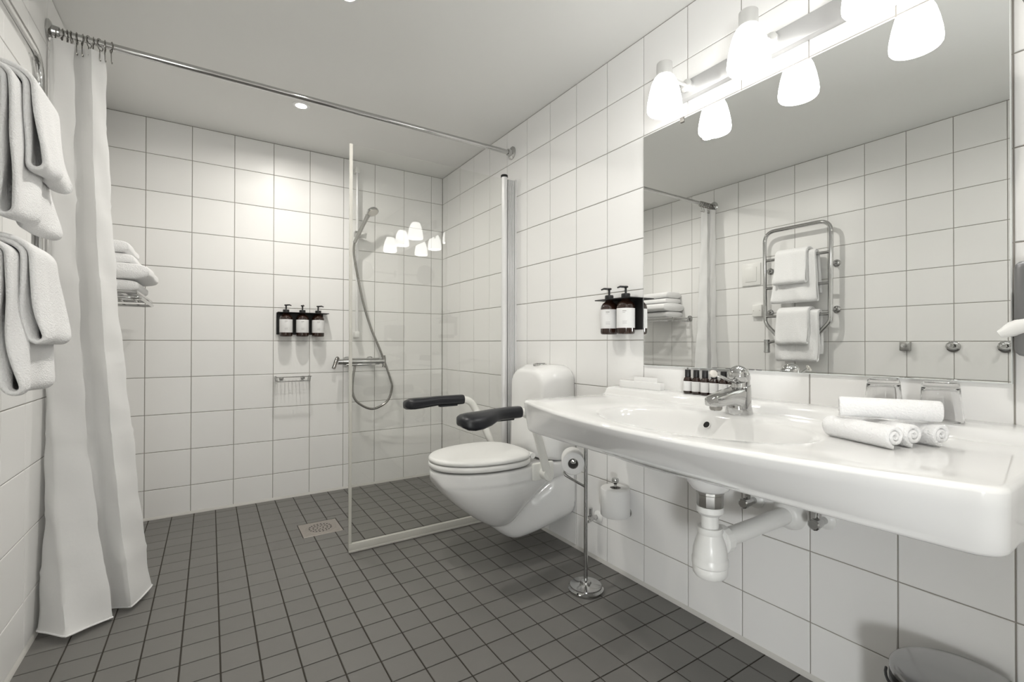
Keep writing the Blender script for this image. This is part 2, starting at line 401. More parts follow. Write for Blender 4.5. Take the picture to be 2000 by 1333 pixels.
obj('drain_boss', G().lathe([(.066, .606), (.058, .588), (.046, .570), (.036, .563), (.0, .562)], (DX, DY, 0), n=32), 'ceramic', wb)
led = [(-.001, ZT-.02), (-.001, .772), (-.006, .774), (-.070, .768), (-.077, .765), (-.081, .760), (-.086, ZT+.006), (-.094, ZT+.001), (-.102, ZT-.003), (-.102, ZT-.02)]
def ledring(y, s): return [Vector((x*(1 if x > -.01 else s), y, ZT-.02+(z-ZT+.02)*(.55+.45*s))) for x, z in led]
obj('back_ledge', G().loft([ledring(-2.9645, .9), ledring(-2.962, .97), ledring(-2.955, 1), ledring(-1.765, 1), ledring(-1.757, .97), ledring(-1.753, .88)]), 'ceramic', wb, ang=50)
# overflow hole in the rear of the bowl and waste grid
oh = Vector((cx0+ax*.925, cy0+.064, ZT-.036)); nrm = Vector((-.80, -.0, .45)).normalized()
obj('overflow_hole', G().lathe([(.0, .006), (.0095, .006), (.0095, .0), (0, 0)], oh, nrm, 22), 'dark', wb)
obj('overflow_ring', G().lathe([(.0095, .002), (.0095, .0065), (.0112, .006), (.0116, .001)], oh, nrm, 22, False, False), 'plastic', wb)
obj('waste_grid', G().lathe([(.0, .006), (.02, .006), (.031, .003), (.033, .0), (0, 0)], (cx0, cy0, ZT-.1305), n=28), 'chrome', wb)

# faucet
fx_, fy_ = -.150, -2.366
fz = ZT-.001
t = thing('faucet', 'chrome single lever basin mixer with a long thin care lever', 'faucet', (fx_, fy_, fz))
def oval(cx, cy, z, a, b, n=32, tilt=0.): return [Vector((cx+a*math.cos(2*PI*i/n), cy+b*math.sin(2*PI*i/n), z+tilt*math.cos(2*PI*i/n))) for i in range(n)]
obj('body', G().loft([oval(fx_, fy_, fz, .037, .035), oval(fx_, fy_, fz+.003, .038, .036), oval(fx_-.002, fy_, fz+.02, .0365, .0335), oval(fx_-.001, fy_, fz+.045, .0345, .031), oval(fx_+.001, fy_, fz+.070, .033, .0295, tilt=.006), oval(fx_+.002, fy_, fz+.0785, .031, .028, tilt=.009), oval(fx_+.002, fy_, fz+.081, .026, .024, tilt=.009)]), 'chrome', t)
def orect(x, z, hw, hh, n=28, p=5.):
    out = []
    for i in range(n):
        a = 2*PI*(i+.5)/n; ca, sa = math.cos(a), math.sin(a); k = (abs(ca)**p+abs(sa)**p)**(-1/p)
        out.append(Vector((x, fy_+hw*ca*k, z+hh*sa*k)))
    return out
obj('spout', G().loft([orect(fx_+.014, fz+.048, .028, .033), orect(fx_-.012, fz+.045, .0285, .033), orect(fx_-.032, fz+.051, .0275, .0245), orect(fx_-.055, fz+.053, .0265, .0195), orect(fx_-.09, fz+.049, .025, .0170), orect(fx_-.118, fz+.045, .0235, .0155), orect(fx_-.130, fz+.044, .0205, .0130), orect(fx_-.134, fz+.044, .013, .008)]), 'chrome', t, ang=35)
obj('aerator', G().lathe([(.0165, .012), (.0165, -.004), (.014, -.009), (.0, -.009)], (fx_-.111, fy_, fz+.029), n=24), 'darksteel', t)
obj('neck', G().loft([oval(fx_+.006, fy_, fz+.074, .027, .0255, tilt=.006), oval(fx_+.009, fy_, fz+.092, .024, .024), oval(fx_+.012, fy_, fz+.112, .0195, .0215), oval(fx_+.012, fy_, fz+.122, .013, .016)]), 'chrome', t)
obj('lever_cap', G().lathe([(.0225, -.006), (.0255, .002), (.0275, .016), (.0270, .026), (.0235, .035), (.0155, .0415), (.006, .0445), (.0, .045)], (fx_+.014, fy_, fz+.102), (-.86, 0, .50), 34), 'chrome', t)
lv = [(fx_-.014, fy_, fz+.094), (fx_-.045, fy_, fz+.099), (fx_-.085, fy_, fz+.110), (fx_-.115, fy_, fz+.118)]
obj('lever', G().tube(smooth_path(lv, 5), [.0055]*4+[.0042]*12, 10), 'chrome', t)
obj('lever_tip', G().lathe([(.0, -.004), (.010, -.0035), (.0115, 0), (.010, .0035), (.0, .004)], (fx_-.122, fy_, fz+.120), (-.5, -.7, .5), 24), 'dull_steel', t)

# bottle trap
t = thing('bottle_trap', 'white plastic bottle trap with chrome collar under the washbasin', 'drain trap', (DX, DY, .37))
obj('collar', G().lathe([(.0, .566), (.034, .566), (.034, .556), (.0325, .554), (.0325, .528), (.030, .520), (.0, .520)], (DX, DY, 0), n=10), 'steel', t, ang=20)
obj('tailpiece', G().lathe([(.0, .524), (.0325, .524), (.0335, .510), (.028, .503), (.0215, .500), (.0215, .462), (0, .462)], (DX, DY, 0), n=30), 'plastic', t)
obj('bottle', G().lathe([(.0, .470), (.030, .470), (.0315, .458), (.029, .453), (.031, .446), (.036, .432), (.041, .415), (.0425, .395), (.0425, .392), (.0445, .389), (.0445, .375), (.041, .371), (.043, .367), (.042, .352), (.037, .345), (.0, .345)], (DX, DY, 0), n=36), 'plastic', t)
tp = Vector((DX, DY, .425)); wp = Vector((0, -2.432, .448)); dv = (wp-tp); 
obj('outlet_nut', G().lathe([(.030, .034), (.035, .036), (.036, .046), (.036, .056), (.030, .058)], tp, dv, 14), 'plastic', t, ang=20)
obj('outlet_pipe', G().tube([tp+dv*.02, wp], .0235, 24), 'plastic', t)
obj('wall_rosette', G().lathe([(.046, .0), (.044, .010), (.034, .028), (.026, .032)], wp, (-1, 0, 0), 30), 'plastic', t)

# angle valves under the basin and beside the toilet
def valve(y, z, label, r=1.):
    t = thing('angle_valve', label, 'valve', (0, y, z), 'chrome stop valves on the wall under the basin')
    obj('rosette', G().lathe([(.026*r, 0), (.026*r, .003), (.018*r, .010), (.011*r, .012)], (-.0005, y, z), (-1, 0, 0), 24), 'plastic', t)
    obj('valve_body', G().lathe([(.010*r, 0), (.010*r, .03), (.013*r, .032), (.013*r, .05), (.0, .05)], (-.008, y, z), (-1, 0, 0), 20).tube([(-.045, y, z-.002), (-.045, y, z+.045)], .008*r, 14), 'chrome', t)
    obj('knob', G().lathe([(.006*r, 0), (.012*r, .003), (.0155*r, .006), (.0155*r, .018), (.012*r, .021), (.0, .021)], (-.053, y, z), (-1, 0, 0), 10), 'chrome', t, ang=25)
    return t
v1 = valve(-2.33, .460, 'chrome stop valve just behind the white bottle trap')
copy_tree(v1, (0, -2.526, .460), 'chrome stop valve under the basin right of the white waste pipe')
copy_tree(v1, (0, -1.632, .190), 'chrome stop valve low on the wall between toilet and paper holder pole')

# ------------------------------------------------------------------ toilet
TY = -1.318
tl = thing('toilet', 'white wall hung toilet with closed lid and exposed cistern', 'toilet', (0, TY, .05))
# bowl: cross-sections in the YZ plane marching out from the wall
def spline(xs, ys, x):
    if x <= xs[0]: return ys[0]
    if x >= xs[-1]: return ys[-1]
    for i in range(len(xs)-1):
        if x <= xs[i+1]:
            h = xs[i+1]-xs[i]; t = (x-xs[i])/h
            m0 = (ys[i+1]-ys[max(0, i-1)])/(xs[i+1]-xs[max(0, i-1)]); m1 = (ys[min(len(xs)-1, i+2)]-ys[i])/(xs[min(len(xs)-1, i+2)]-xs[i])
            return (2*t**3-3*t*t+1)*ys[i]+(t**3-2*t*t+t)*h*m0+(-2*t**3+3*t*t)*ys[i+1]+(t**3-t*t)*h*m1
dS = [0, .06, .12, .19, .24, .30, .37, .45, .53, .59, .625, .643]
bS = [.335, .325, .300, .235, .180, .125, .133, .180, .243, .304, .350, .382]
kS = [.95, .95, .90, .82, .72, .62, .66, .78, .86, .92, .92, .92]   # how far the lower body keeps its width
def halfw(d):
    if d > .36: u = (d-.36)/.2845; return .181*math.sqrt(max(0., 1-u**2.15))
    return spline([0, .10, .2, .28, .36], [.172, .160, .164, .175, .181], d)
rings = []; nst = 44
for i in range(nst+1):
    d = .6435*(1-(1-i/nst)**1.35)
    w = max(halfw(d), .004); b = spline(dS, bS, d); kk = spline(dS, kS, d); zt = .4095; zb = min(max(.352, b+.005), .386)
    i8 = min(.008, w*.3); i4 = min(.0045, w*.2); half = [(0, zt), (w*.5, zt), (w-i8, zt), (w-i8*.25, zt-.003), (w, zt-.009), (w, zb+.012), (w-i4*.25, zb+.004), (w-i4, zb-.002)]
    w2 = w-i4
    for k in range(1, 15):
        a = PI/2*k/14
        half.append((w2*(kk*math.cos(a)**.55 + (1-kk)*math.cos(a)**2.6), zb-.002-(zb-.002-b)*math.sin(a)**1.15))
    half[-1] = (0, b)
    ring = [Vector((-max(d, .004), TY+y, z)) for y, z in half] + [Vector((-max(d, .004), TY-y, z)) for y, z in half[-2:0:-1]]
    rings.append(ring)
bowl_g = G().loft(rings)
rings = []
tS = [0, .05, .10, .15, .20, .25, .30, .36, .42]
tB = [.125, .112, .094, .071, .054, .051, .076, .124, .165]; tT = [.40, .39, .37, .335, .285, .240, .225, .225, .235]; tW = [.168, .165, .152, .122, .092, .074, .064, .058, .045]
for i in range(25):
    d = .42*i/24; b = spline(tS, tB, d); tp_ = spline(tS, tT, d); w = max(.006, spline(tS, tW, d)); ring = []; p = 3.4-1.2*d/.42
    for k in range(40):
        a = 2*PI*k/40; ca, sa = math.cos(a), math.sin(a); q = (abs(ca)**p+abs(sa)**p)**(-1/p)
        ring.append(Vector((-d-.004, TY+w*ca*q, (b+tp_)/2+(tp_-b)/2*sa*q)))
    rings.append(ring)
bo = obj('bowl', bowl_g.loft(rings), 'ceramic', tl, ang=55)
rm = bo.modifiers.new('meld', 'REMESH'); rm.mode = 'VOXEL'; rm.voxel_size = .0045; rm.use_smooth_shade = True
sm = bo.modifiers.new('glaze', 'SMOOTH'); sm.factor = .5; sm.iterations = 9
def seat_ring(off, z, back=-.205, front=-.647, hw=.187, n=72):
    out = []; xm = -.385
    for i in range(n):
        a = 2*PI*i/n; ca, sa = math.cos(a), math.sin(a)
        if ca >= 0: p = 2.7; A = back-xm-off; 
        else: p = 2.08; A = xm-front-off
        k = (abs(ca)**p+abs(sa)**p)**(-1/p)
        out.append(Vector((xm+A*k*ca, TY+(hw-off)*k*sa, z)))
    return out
obj('seat', G().loft([seat_ring(.012, .4175), seat_ring(.003, .419), seat_ring(.0, .424), seat_ring(0, .437), seat_ring(.003, .4405), seat_ring(.012, .4415)]), 'plastic', tl, ang=60)
obj('lid', G().loft([seat_ring(.014, .4440), seat_ring(.004, .4450), seat_ring(.0, .450), seat_ring(.001, .457), seat_ring(.006, .462), seat_ring(.016, .4655), seat_ring(.04, .4695), seat_ring(.08, .4725), seat_ring(.13, .4740), seat_ring(.168, .4745)]), 'plastic', tl, ang=60)
for s in (-1, 1): obj('hinge', G().tube([(-.197, TY+s*.10, .437), (-.197, TY+s*.055, .437)], .013, 16), 'plastic', tl)
# cistern
def tank_outline(ins, zbot=.412, ztop=.842, hw0=.170, hw1=.158, r=.085, rb=.02):
    pts = []; n = 10
    zt = ztop-ins*.8; zb = zbot+ins*.3
    hwf = lambda z: (hw0+(hw1-hw0)*(z-zbot)/(ztop-zbot))-ins
    for k in range(n+1):
        a = PI/2*k/n; h = hwf(zt-r); pts.append((h-r+r*math.cos(a), zt-r*.8+r*.8*math.sin(a)))
    for k in range(n+1):
        a = PI/2+PI/2*k/n; h = hwf(zt-r); pts.append((-h+r+r*math.cos(a), zt-r*.8+r*.8*math.sin(a)))
    for k in range(5):
        a = PI+PI/2*k/4; h = hwf(zb+rb); pts.append((-h+rb+rb*math.cos(a), zb+rb+rb*math.sin(a)))
    for k in range(5):
        a = 1.5*PI+PI/2*k/4; h = hwf(zb+rb); pts.append((h-rb+rb*math.cos(a), zb+rb+rb*math.sin(a)))
    return pts
rings = []
for x, ins in ((-.002, .006), (-.012, 0), (-.085, .0), (-.105, .004), (-.150, .022), (-.160, .028), (-.167, .036), (-.170, .048)): rings.append([Vector((x, TY+y, z)) for y, z in tank_outline(ins)])
obj('cistern', G().loft(rings), 'ceramic', tl, ang=35)
fb = obj('flush_button', G().lathe([(.034, -.006), (.034, .004), (.031, .008), (.0, .009)], (-.085, TY, .838), n=28), 'chrome', tl)
obj('flush_button_split', G().box(-.114, -.056, TY-.001, TY+.001, .8465, .848), 'dark', fb)

# folding arm supports
def armrest(s, label):
    y0 = TY+s*.205
    yo = y0+s*.048
    pts = [(-.192, y0+s*.006, .360), (-.212, y0+s*.012, .405), (-.262, y0+s*.03, .530), (-.300, yo, .612), (-.330, yo, .656), (-.378, yo, .668), (-.46, yo, .668)]
    t = obj('armrest', G().tube(round_path(pts, .07, 6), .018, 16), 'white_coat', tl); t['label'] = label
    obj('bracket', G().box(-.262, -.150, y0-s*.03, y0-s*.012, .352, .428, .008), 'white_coat', t)
    obj('pivot', G().tube([(-.205, y0-s*.028, .383), (-.205, y0+s*.024, .383)], .026, 22), 'white_coat', t)
    # padded grip: round at the back, flaring outward to a flat paddle at the front
    st = [(-.372, 0, .0235, .0225, .667), (-.378, 0, .0245, .0235, .667), (-.42, .001, .025, .024, .667), (-.47, .006, .026, .023, .667), (-.505, .016, .033, .0225, .667), (-.54, .027, .043, .0235, .664), (-.58, .034, .049, .025, .661), (-.615, .036, .049, .026, .659), (-.640, .034, .044, .024, .658), (-.655, .032, .033, .018, .657), (-.662, .031, .016, .008, .656)]
    rg = []
    for x, off, hw, hh, z in st:
        ring = []
        for k in range(24):
            a = 2*PI*k/24; ca, sa = math.cos(a), math.sin(a); p = 2.6+1.6*min(1, max(0, (-x-.45)/.1)); q = (abs(ca)**p+abs(sa)**p)**(-1/p)
            ring.append(Vector((x, yo+s*(off+hw*ca*q), z+hh*sa*q-.010*max(0, ca*q)*(hw-.0235)/.02)))
        rg.append(ring)
    obj('grip', G().loft(rg), 'grip', t, ang=60)
    obj('grip_clip', G().box(-.50, -.405, yo-s*.012, yo+s*.012, .638, .646, .003), 'grip', t)
    return t
armrest(1, 'white tubular toilet armrest with charcoal grip on the shower screen side')
armrest(-1, 'white tubular toilet armrest with charcoal grip on the washbasin side')

# ------------------------------------------------------------------ paper holders and rolls
bx, by = -.212, -1.786
t = thing('standing_paper_holder', 'freestanding chrome toilet paper holder on a round base', 'paper holder', (bx, by, 0))
obj('base', G().lathe([(.0, .0), (.067, .0), (.068, .004), (.068, .010), (.064, .013), (.061, .016), (.060, .021), (.030, .024), (.022, .028), (.020, .036), (.012, .039), (.0, .039)], (bx, by, .0005), n=44), 'chrome', t, ang=30)
obj('pole', G().tube([(bx, by, .03), (bx, by, .575)], .0075, 16), 'chrome', t)
rx, ry, rz = -.262, -1.768, .497
obj('roll_arm', G().tube(round_path([(bx, by, .393), (bx-.03, by+.012, .412), (rx-.028, ry+.02, .445), (rx+.012, ry+.052, .462), (rx+.034, ry+.046, .49), (rx+.036, ry+.045, .507), (rx, ry, .508), (rx-.034, ry-.043, .508)], .014, 5), .0048, 10).lathe([(.0, 0), (.008, .002), (.009, .007), (.006, .012), (0, .013)], (rx-.034, ry-.043, .508), (-.62, -.78, 0), 14), 'chrome', t)
def paper_roll(name, c, ax_, R, h, ri, label, sag=0.):
    t = thing(name, label, 'toilet roll', c, 'toilet paper rolls')
    a = Vector(ax_).normalized()
    pr = [(ri, -h/2), (R-.003, -h/2), (R, -h/2+.003), (R, h/2-.003), (R-.003, h/2), (ri, h/2)]
    obj('paper', G().lathe(pr, c, a, 44, False, False), 'paper', t, ang=50)
    obj('core', G().lathe([(ri, h/2-.0005), (ri, -h/2+.0005), (ri-.0015, -h/2), (ri-.0015, h/2), (ri, h/2)], c, a, 30, False, False), 'print', t)
    return t
dirr = Vector((-.62, -.78, 0)).normalized()
paper_roll('toilet_roll', Vector((rx, ry, rz)), dirr, .0425, .095, .0195, 'part used toilet roll on the arm of the standing chrome holder')
wy, wz = -1.803, .318
t = thing('spare_roll_holder', 'chrome upright spindle holder on the wall under the basin', 'paper holder', (0, wy, .25))
obj('rosette', G().lathe([(.02, 0), (.02, .004), (.012, .008)], (-.0005, wy, .262), (-1, 0, 0), 22), 'chrome', t)
obj('spindle', G().tube(round_path([(0, wy, .262), (-.072, wy, .262), (-.072, wy, .392)], .012), .006, 12), 'chrome', t)
obj('finial', G().lathe([(.006, .386), (.008, .389), (.0135, .395), (.0145, .402), (.012, .409), (.0, .412)], (-.072, wy, 0), n=20), 'chrome', t)
paper_roll('toilet_roll', Vector((-.072, wy, wz)), (0, 0, 1), .0575, .108, .021, 'full toilet roll standing upright on the wall spindle under the basin')

# ------------------------------------------------------------------ pedal bin
pbx, pby, pr_ = -.135, -2.826, .110
t = thing('pedal_bin', 'small round steel pedal bin standing under the basin by the wall', 'bin', (pbx, pby, 0))
obj('bin_body', G().lathe([(.0, .0), (pr_-.008, 0), (pr_-.005, .012), (pr_-.005, .215), (.0, .215)], (pbx, pby, .001), n=48), 'steel', t)
obj('rim_band', G().lathe([(pr_-.005, .209), (pr_, .211), (pr_, .239), (pr_-.004, .241)], (pbx, pby, 0), n=48, cap0=False, cap1=False), 'blackplastic', t)
obj('lid', G().lathe([(pr_-.006, .240), (pr_, .242), (pr_, .250), (pr_-.003, .254), (pr_-.012, .259), (pr_*.6, .266), (pr_*.25, .268), (.0, .2685)], (pbx, pby, 0), n=48), 'binlid', t)
obj('hinge_cover', G().box(pbx+.05, pbx+.112, pby-.045, pby+.045, .224, .249, .006), 'blackplastic', t)
obj('carry_handle', G().tube([(pbx+(pr_+.006)*math.cos(a), pby+(pr_+.006)*math.sin(a), .222) for a in [math.radians(k) for k in range(100, 261, 8)]], .0028, 8), 'blackplastic', t)
obj('pedal', G().box(pbx-.135, pbx-.09, pby-.02, pby+.02, .008, .016, .003), 'blackplastic', t)

# ------------------------------------------------------------------ things on the washbasin
def mini_bottle(y, label, g=None):
    x = -.034; z = .7715
    t = thing('mini_bottle', label, 'bottle', (x, y, z), 'miniature toiletry bottles on the ledge')
    obj('bottle', G().lathe([(.0, 0), (.0135, 0), (.015, .003), (.015, .046), (.0125, .053), (.0085, .057), (.0085, .060), (0, .060)], (x, y, z), n=24), 'amber', t)
    obj('paper_label', G().lathe([(.0152, .009), (.0153, .0095), (.0153, .042), (.0152, .0425)], (x, y, z), n=24, cap0=False, cap1=False), 'label', t)
    obj('cap', G().lathe([(.0, .057), (.0098, .057), (.0100, .058), (.0096, .081), (.009, .082), (0, .082)], (x, y, z), n=20), 'blackplastic', t)
    return t
m0 = mini_bottle(-2.110, 'first miniature brown bottle, nearest the white card')
names = ['second miniature brown bottle from the white card', 'third miniature brown bottle from the white card', 'fourth miniature brown bottle, half behind the lever tip', 'fifth miniature brown bottle, behind the faucet lever', 'sixth miniature brown bottle, hidden behind the faucet']
for k, nm in enumerate(names): copy_tree(m0, (-.034, -2.110-.0335*(k+1), .7715), nm, 'miniature toiletry bottles on the ledge')

t = thing('card_holder', 'white printed card standing in a low white block on the basin ledge', 'card', (-.04, -1.9, .77))
obj('block', G().box(-.024, -.046, -2.002, -1.800, .7705, .797, .001, 1), 'card', t, smooth=False)
cd_ = obj('card', G().box(-.033, -.035, -1.978, -1.868, .79, .815), 'card', t, smooth=False)
obj('printed_line', G().box(-.0352, -.0350, -1.935, -1.905, .8005, .803), 'label', cd_, smooth=False)

def tumbler(y, label):
    x = -.058; z = .7715
    t = thing('tumbler', label, 'drinking glass', (x, y, z), 'upturned glass tumblers on the ledge')
    ro = lambda h: .039-.0075*h/.085
    pr = [(ro(0)-.0015, .0), (ro(0), .001)] + [(ro(h), h) for h in (.02, .05, .08)] + [(ro(.085)-.001, .0850), (ro(.085)-.005, .0865), (0.0, .0855), (0.0, .0725), (ro(.07)-.006, .0735), (ro(.066)-.003, .068)] + [(ro(h)-.002, h) for h in (.05, .02, .002)] + [(ro(0)-.0015, 0)]
    obj('glass', G().lathe(pr, (x, y, z), n=40, cap0=False, cap1=False), 'tumbler', t, ang=30)
    return t
g0 = tumbler(-2.676, 'clear glass tumbler standing upside down behind the towels, on the faucet side')
copy_tree(g0, (-.058, -2.781, .7715), 'clear glass tumbler standing upside down behind the towels, at the near end', 'upturned glass tumblers on the ledge')

def towel_roll(c, ax_, R, h, label, flat=1., group='rolled face towels on the washbasin'):
    """spiral wound thick cloth"""
    c = Vector(c); a = Vector(ax_).normalized(); e2 = Vector((0, 0, 1)); e1 = e2.cross(a).normalized()
    t = thing('rolled_towel', label, 'towel', (c.x, c.y, c.z-R*flat), group)
    turns = 2.4; n = 74; th = R/(turns+.35)*.94; inner = []; outer = []
    for i in range(n+1):
        f = i/n; ang = 2*PI*turns*f-PI*.55 - 2*PI*turns
        rr = R*(.13+.87*f)
        wob = 1+.03*math.sin(3*ang+h*40)
        outer.append((math.cos(ang)*rr*wob, math.sin(ang)*rr*flat)); ri = max(rr-th, .0008); inner.append((math.cos(ang)*ri*wob, math.sin(ang)*ri*flat))
    poly = outer+inner[::-1]
    rings = []
    ys = [(-h/2+.0, -.0028), (-h/2+.0015, -.0008), (-h/2+.005, 0), (-h/4, .0), (0, 0), (h/4, 0), (h/2-.005, 0), (h/2-.0015, -.0008), (h/2, -.0028)]
    m = len(poly)
    nrm = []
    for i in range(m):
        p, q = poly[i-1], poly[(i+1) % m]; tx, ty = q[0]-p[0], q[1]-p[1]; l = math.hypot(tx, ty) or 1; nrm.append((-ty/l, tx/l))
    # make normals point outward of the ribbon
    for k, (yy, ins) in enumerate(ys):
        j = .0014*math.sin(yy*90+c.x*50)
        ring = []
        for i in range(m):
            u, v = poly[i]; s = 1 if i <= n else 1
            u -= -nrm[i][0]*ins*-1; v -= -nrm[i][1]*ins*-1
            ring.append(c + a*yy + e1*(u+j) + e2*v)
        rings.append(ring)
    g = G()
    vs = [p for r in rings for p in r]; fs = []
    for k in range(len(rings)-1):
        for i in range(m): jn = (i+1) % m; fs.append((k*m+i, k*m+jn, (k+1)*m+jn, (k+1)*m+i))
    for base_ in (0, (len(rings)-1)*m):       # ribbon end faces
        for i in range(n): fs.append((base_+i, base_+i+1, base_+(m-2-i), base_+(m-1-i)))
    g.add(vs, fs)
    obj('cloth', g, 'towel', t, ang=60)
    return t
ad = Vector((.37, .93, 0)).normalized(); pd = Vector((.93, -.37, 0)).normalized()
c1 = Vector((-.308, -2.722, ZT+.0245))
R1 = .0245
towel_roll(c1, -ad, R1, .145, 'rolled white face towel in the lower row nearest the bowl')
towel_roll(c1+pd*.0515+ad*.004, -ad, R1, .14, 'rolled white face towel in the middle of the lower row')
towel_roll(c1+pd*.109-ad*.004, -ad, R1, .135, 'rolled white face towel in the lower row nearest the wall')
td = Vector((.45, -.89, 0)).normalized()
towel_roll(Vector((-.262, -2.752, ZT+.0965-.026)), td, .0225, .165, 'rolled white face towel lying across the top of the other three')

# hair dryer at the near end of the mirror
t = thing('hair_dryer', 'grey wall mounted hair dryer holder with a white nozzle beside the mirror', 'hair dryer', (0, -2.97, .915))
obj('housing', G().box(-.0, -.085, -3.05, -2.897, .918, 1.108, .014, 3), 'grey_metal', t)
obj('nozzle', G().tube([(-.07, -2.93, .985), (-.078, -2.895, .972), (-.080, -2.878, .962)], [.020, .015, .008], 16), 'plastic', t)
# round magnifying mirror on a swing arm (seen only as a reflection in the shower glass)
t = thing('shaving_mirror', 'round swing arm shaving mirror seen reflected in the shower glass', 'mirror', (-.30, -2.96, 1.59))
obj('frame', G().lathe([(.0, -.006), (.088, -.006), (.092, -.002), (.092, .006), (.086, .008)], (-.30, -2.96, 1.59), (0, 1, 0), 44), 'chrome', t)
obj('mirror_disc', G().lathe([(.0, .0), (.086, .0), (.086, .0075), (.0, .0075)], (-.30, -2.966, 1.59), (0, -1, 0), 44), 'mirror', t)
obj('back_cover', G().lathe([(.088, .0), (.080, .006), (.03, .012), (.0, .0125)], (-.30, -2.954, 1.59), (0, 1, 0), 44), 'grey_metal', t)
obj('swing_arm', G().tube([(-.30, -2.968, 1.59), (-.16, -2.985, 1.585), (0, -2.985, 1.58)], .007, 12).lathe([(.03, 0), (.03, .006), (.02, .010)], (0, -2.985, 1.58), (-1, 0, 0), 24), 'chrome', t)

# ------------------------------------------------------------------ pump dispensers
def pump_bottle(c, label, group, out=Vector((0, -1, 0)), spout=Vector((0, -1, 0)), sc=1.):
    c = Vector(c); t = thing('pump_bottle', label, 'soap dispenser', c, group)
    S_ = lambda pr: [(r*sc, h*sc) for r, h in pr]
    obj('bottle', G().lathe(S_([(.0, .0), (.030, 0), (.0345, .003), (.0365, .010), (.0365, .112), (.034, .122), (.027, .131), (.018, .138), (.0155, .142), (.0155, .150), (0, .150)]), c, n=32), 'amber', t)
    lb = obj('paper_label', G().lathe(S_([(.0367, .025), (.0369, .026), (.0369, .104), (.0367, .105)]), c, n=32, cap0=False, cap1=False), 'label', t)
    side = out.cross(Vector((0, 0, 1)))
    g = G()
    for (z, w0, w1, hh) in ((.092, -.32, .10, .0028), (.086, -.32, -.02, .0012), (.052, -.32, .2, .001), (.047, -.32, .15, .001), (.042, -.32, .18, .001)):
        ring = []
        for a in [w0+(w1-w0)*k/5 for k in range(6)]:
            d = out*math.cos(a)+side*(-math.sin(a)); ring.append(c+d*(.03705*sc)+Vector((0, 0, z*sc)))
        g.add(ring+[p+Vector((0, 0, hh*sc)) for p in ring], [(k, k+1, 7+k, 6+k) for k in range(5)])
    setp(obj('printed_lines', g, 'print', lb, smooth=False), kind='stuff')
    obj('pump_collar', G().lathe(S_([(.0, .146), (.0175, .146), (.018, .148), (.018, .163), (.0165, .166), (.0, .166)]), c, n=26), 'blackplastic', t)
    pm = obj('pump_head', G().lathe(S_([(.0045, .164), (.0045, .188), (.0095, .1905), (.0105, .193), (.009, .1965), (0, .1975)]), c, n=18), 'blackplastic', t)
    p0 = c+Vector((0, 0, .193*sc)); obj('nozzle', G().tube([p0, p0+spout*.022*sc+Vector((0, 0, .0015)), p0+spout*.034*sc-Vector((0, 0, .003))], [.0045*sc, .004*sc, .003*sc], 10), 'blackplastic', pm)
    return t
# shower rack on the back wall
t = thing('dispenser_rack', 'black metal wall rack for three pump bottles in the shower', 'wall rack', (-.948, 0, .99))
obj('back_plate', G().box(-1.088, -.822, -.001, -.006, .996, 1.128, .002, 1), 'black', t, smooth=False)
obj('shelf_plate', G().box(-1.088, -.800, -.001, -.078, 1.1255, 1.1295, .0012, 1), 'black', t, smooth=False)
gb = 'pump bottles in the shower rack'
B_ = Vector((0, -1, 0))
pump_bottle((-1.040, -.044, .983), 'brown pump bottle in the shower rack nearest the curtain', gb, B_, Vector((.6, -.5, 0)).normalized(), .98)
pump_bottle((-.949, -.044, .983), 'brown pump bottle in the middle of the shower rack', gb, B_, Vector((.1, -1, 0)).normalized(), .98)
pump_bottle((-.859, -.044, .983), 'brown pump bottle in the shower rack nearest the glass screen', gb, B_, Vector((.8, -.5, 0)).normalized(), .98)
# rack beside the mirror
t = thing('dispenser_rack', 'black metal wall rack with two pump bottles beside the mirror', 'wall rack', (0, -1.80, 1.0))
obj('back_plate', G().box(-.001, -.006, -1.885, -1.702, .998, 1.122, .002, 1), 'black', t, smooth=False)
obj('shelf_plate', G().box(-.001, -.078, -1.885, -1.690, 1.1195, 1.1235, .0012, 1), 'black', t, smooth=False)
A_ = Vector((-1, 0, 0)); od = Vector((-.75, -.66, 0)).normalized()
pump_bottle((-.044, -1.741, .980), 'brown pump bottle beside the mirror, the one on the toilet side', 'pump bottles beside the mirror', od, Vector((-.75, .66, 0)), .97)
pump_bottle((-.044, -1.832, .980), 'brown pump bottle right next to the mirror edge', 'pump bottles beside the mirror', od, Vector((-.75, .66, 0)), .97)

# ------------------------------------------------------------------ shower: soap basket, mixer, rail, hand shower, drain
t = thing('soap_basket', 'chrome wire soap basket on the shower wall under the pump bottles', 'soap dish', (-1.0, 0, .71))
for z, ins in ((.742, 0), (.716, .006)):
    fr = [(-1.098+ins, -.004, z), (-.902-ins, -.004, z), (-.902-ins, -.085+ins, z), (-1.098+ins, -.085+ins, z)]
    obj('wire_frame', G().tube(round_path(fr+[fr[0], fr[1]], .010, 4)[3:-1], .0028, 8), 'chrome', t)
for k in range(9): x = -1.08+.16*k/8; obj('wire', G().tube([(x, -.008, .716), (x, -.079, .716)], .0016, 6), 'chrome', t)
for x, y in ((-1.093, -.08), (-.907, -.08), (-1.093, -.008), (-.907, -.008)): obj('wire', G().tube([(x, y, .742), (x+(.004 if x < -1 else -.004), y+.002, .716)], .0022, 6), 'chrome', t)
for x in (-1.06, -.94): obj('wall_mount', G().lathe([(.012, 0), (.012, .006), (0, .007)], (x, 0, .729), (0, -1, 0), 16), 'chrome', t)

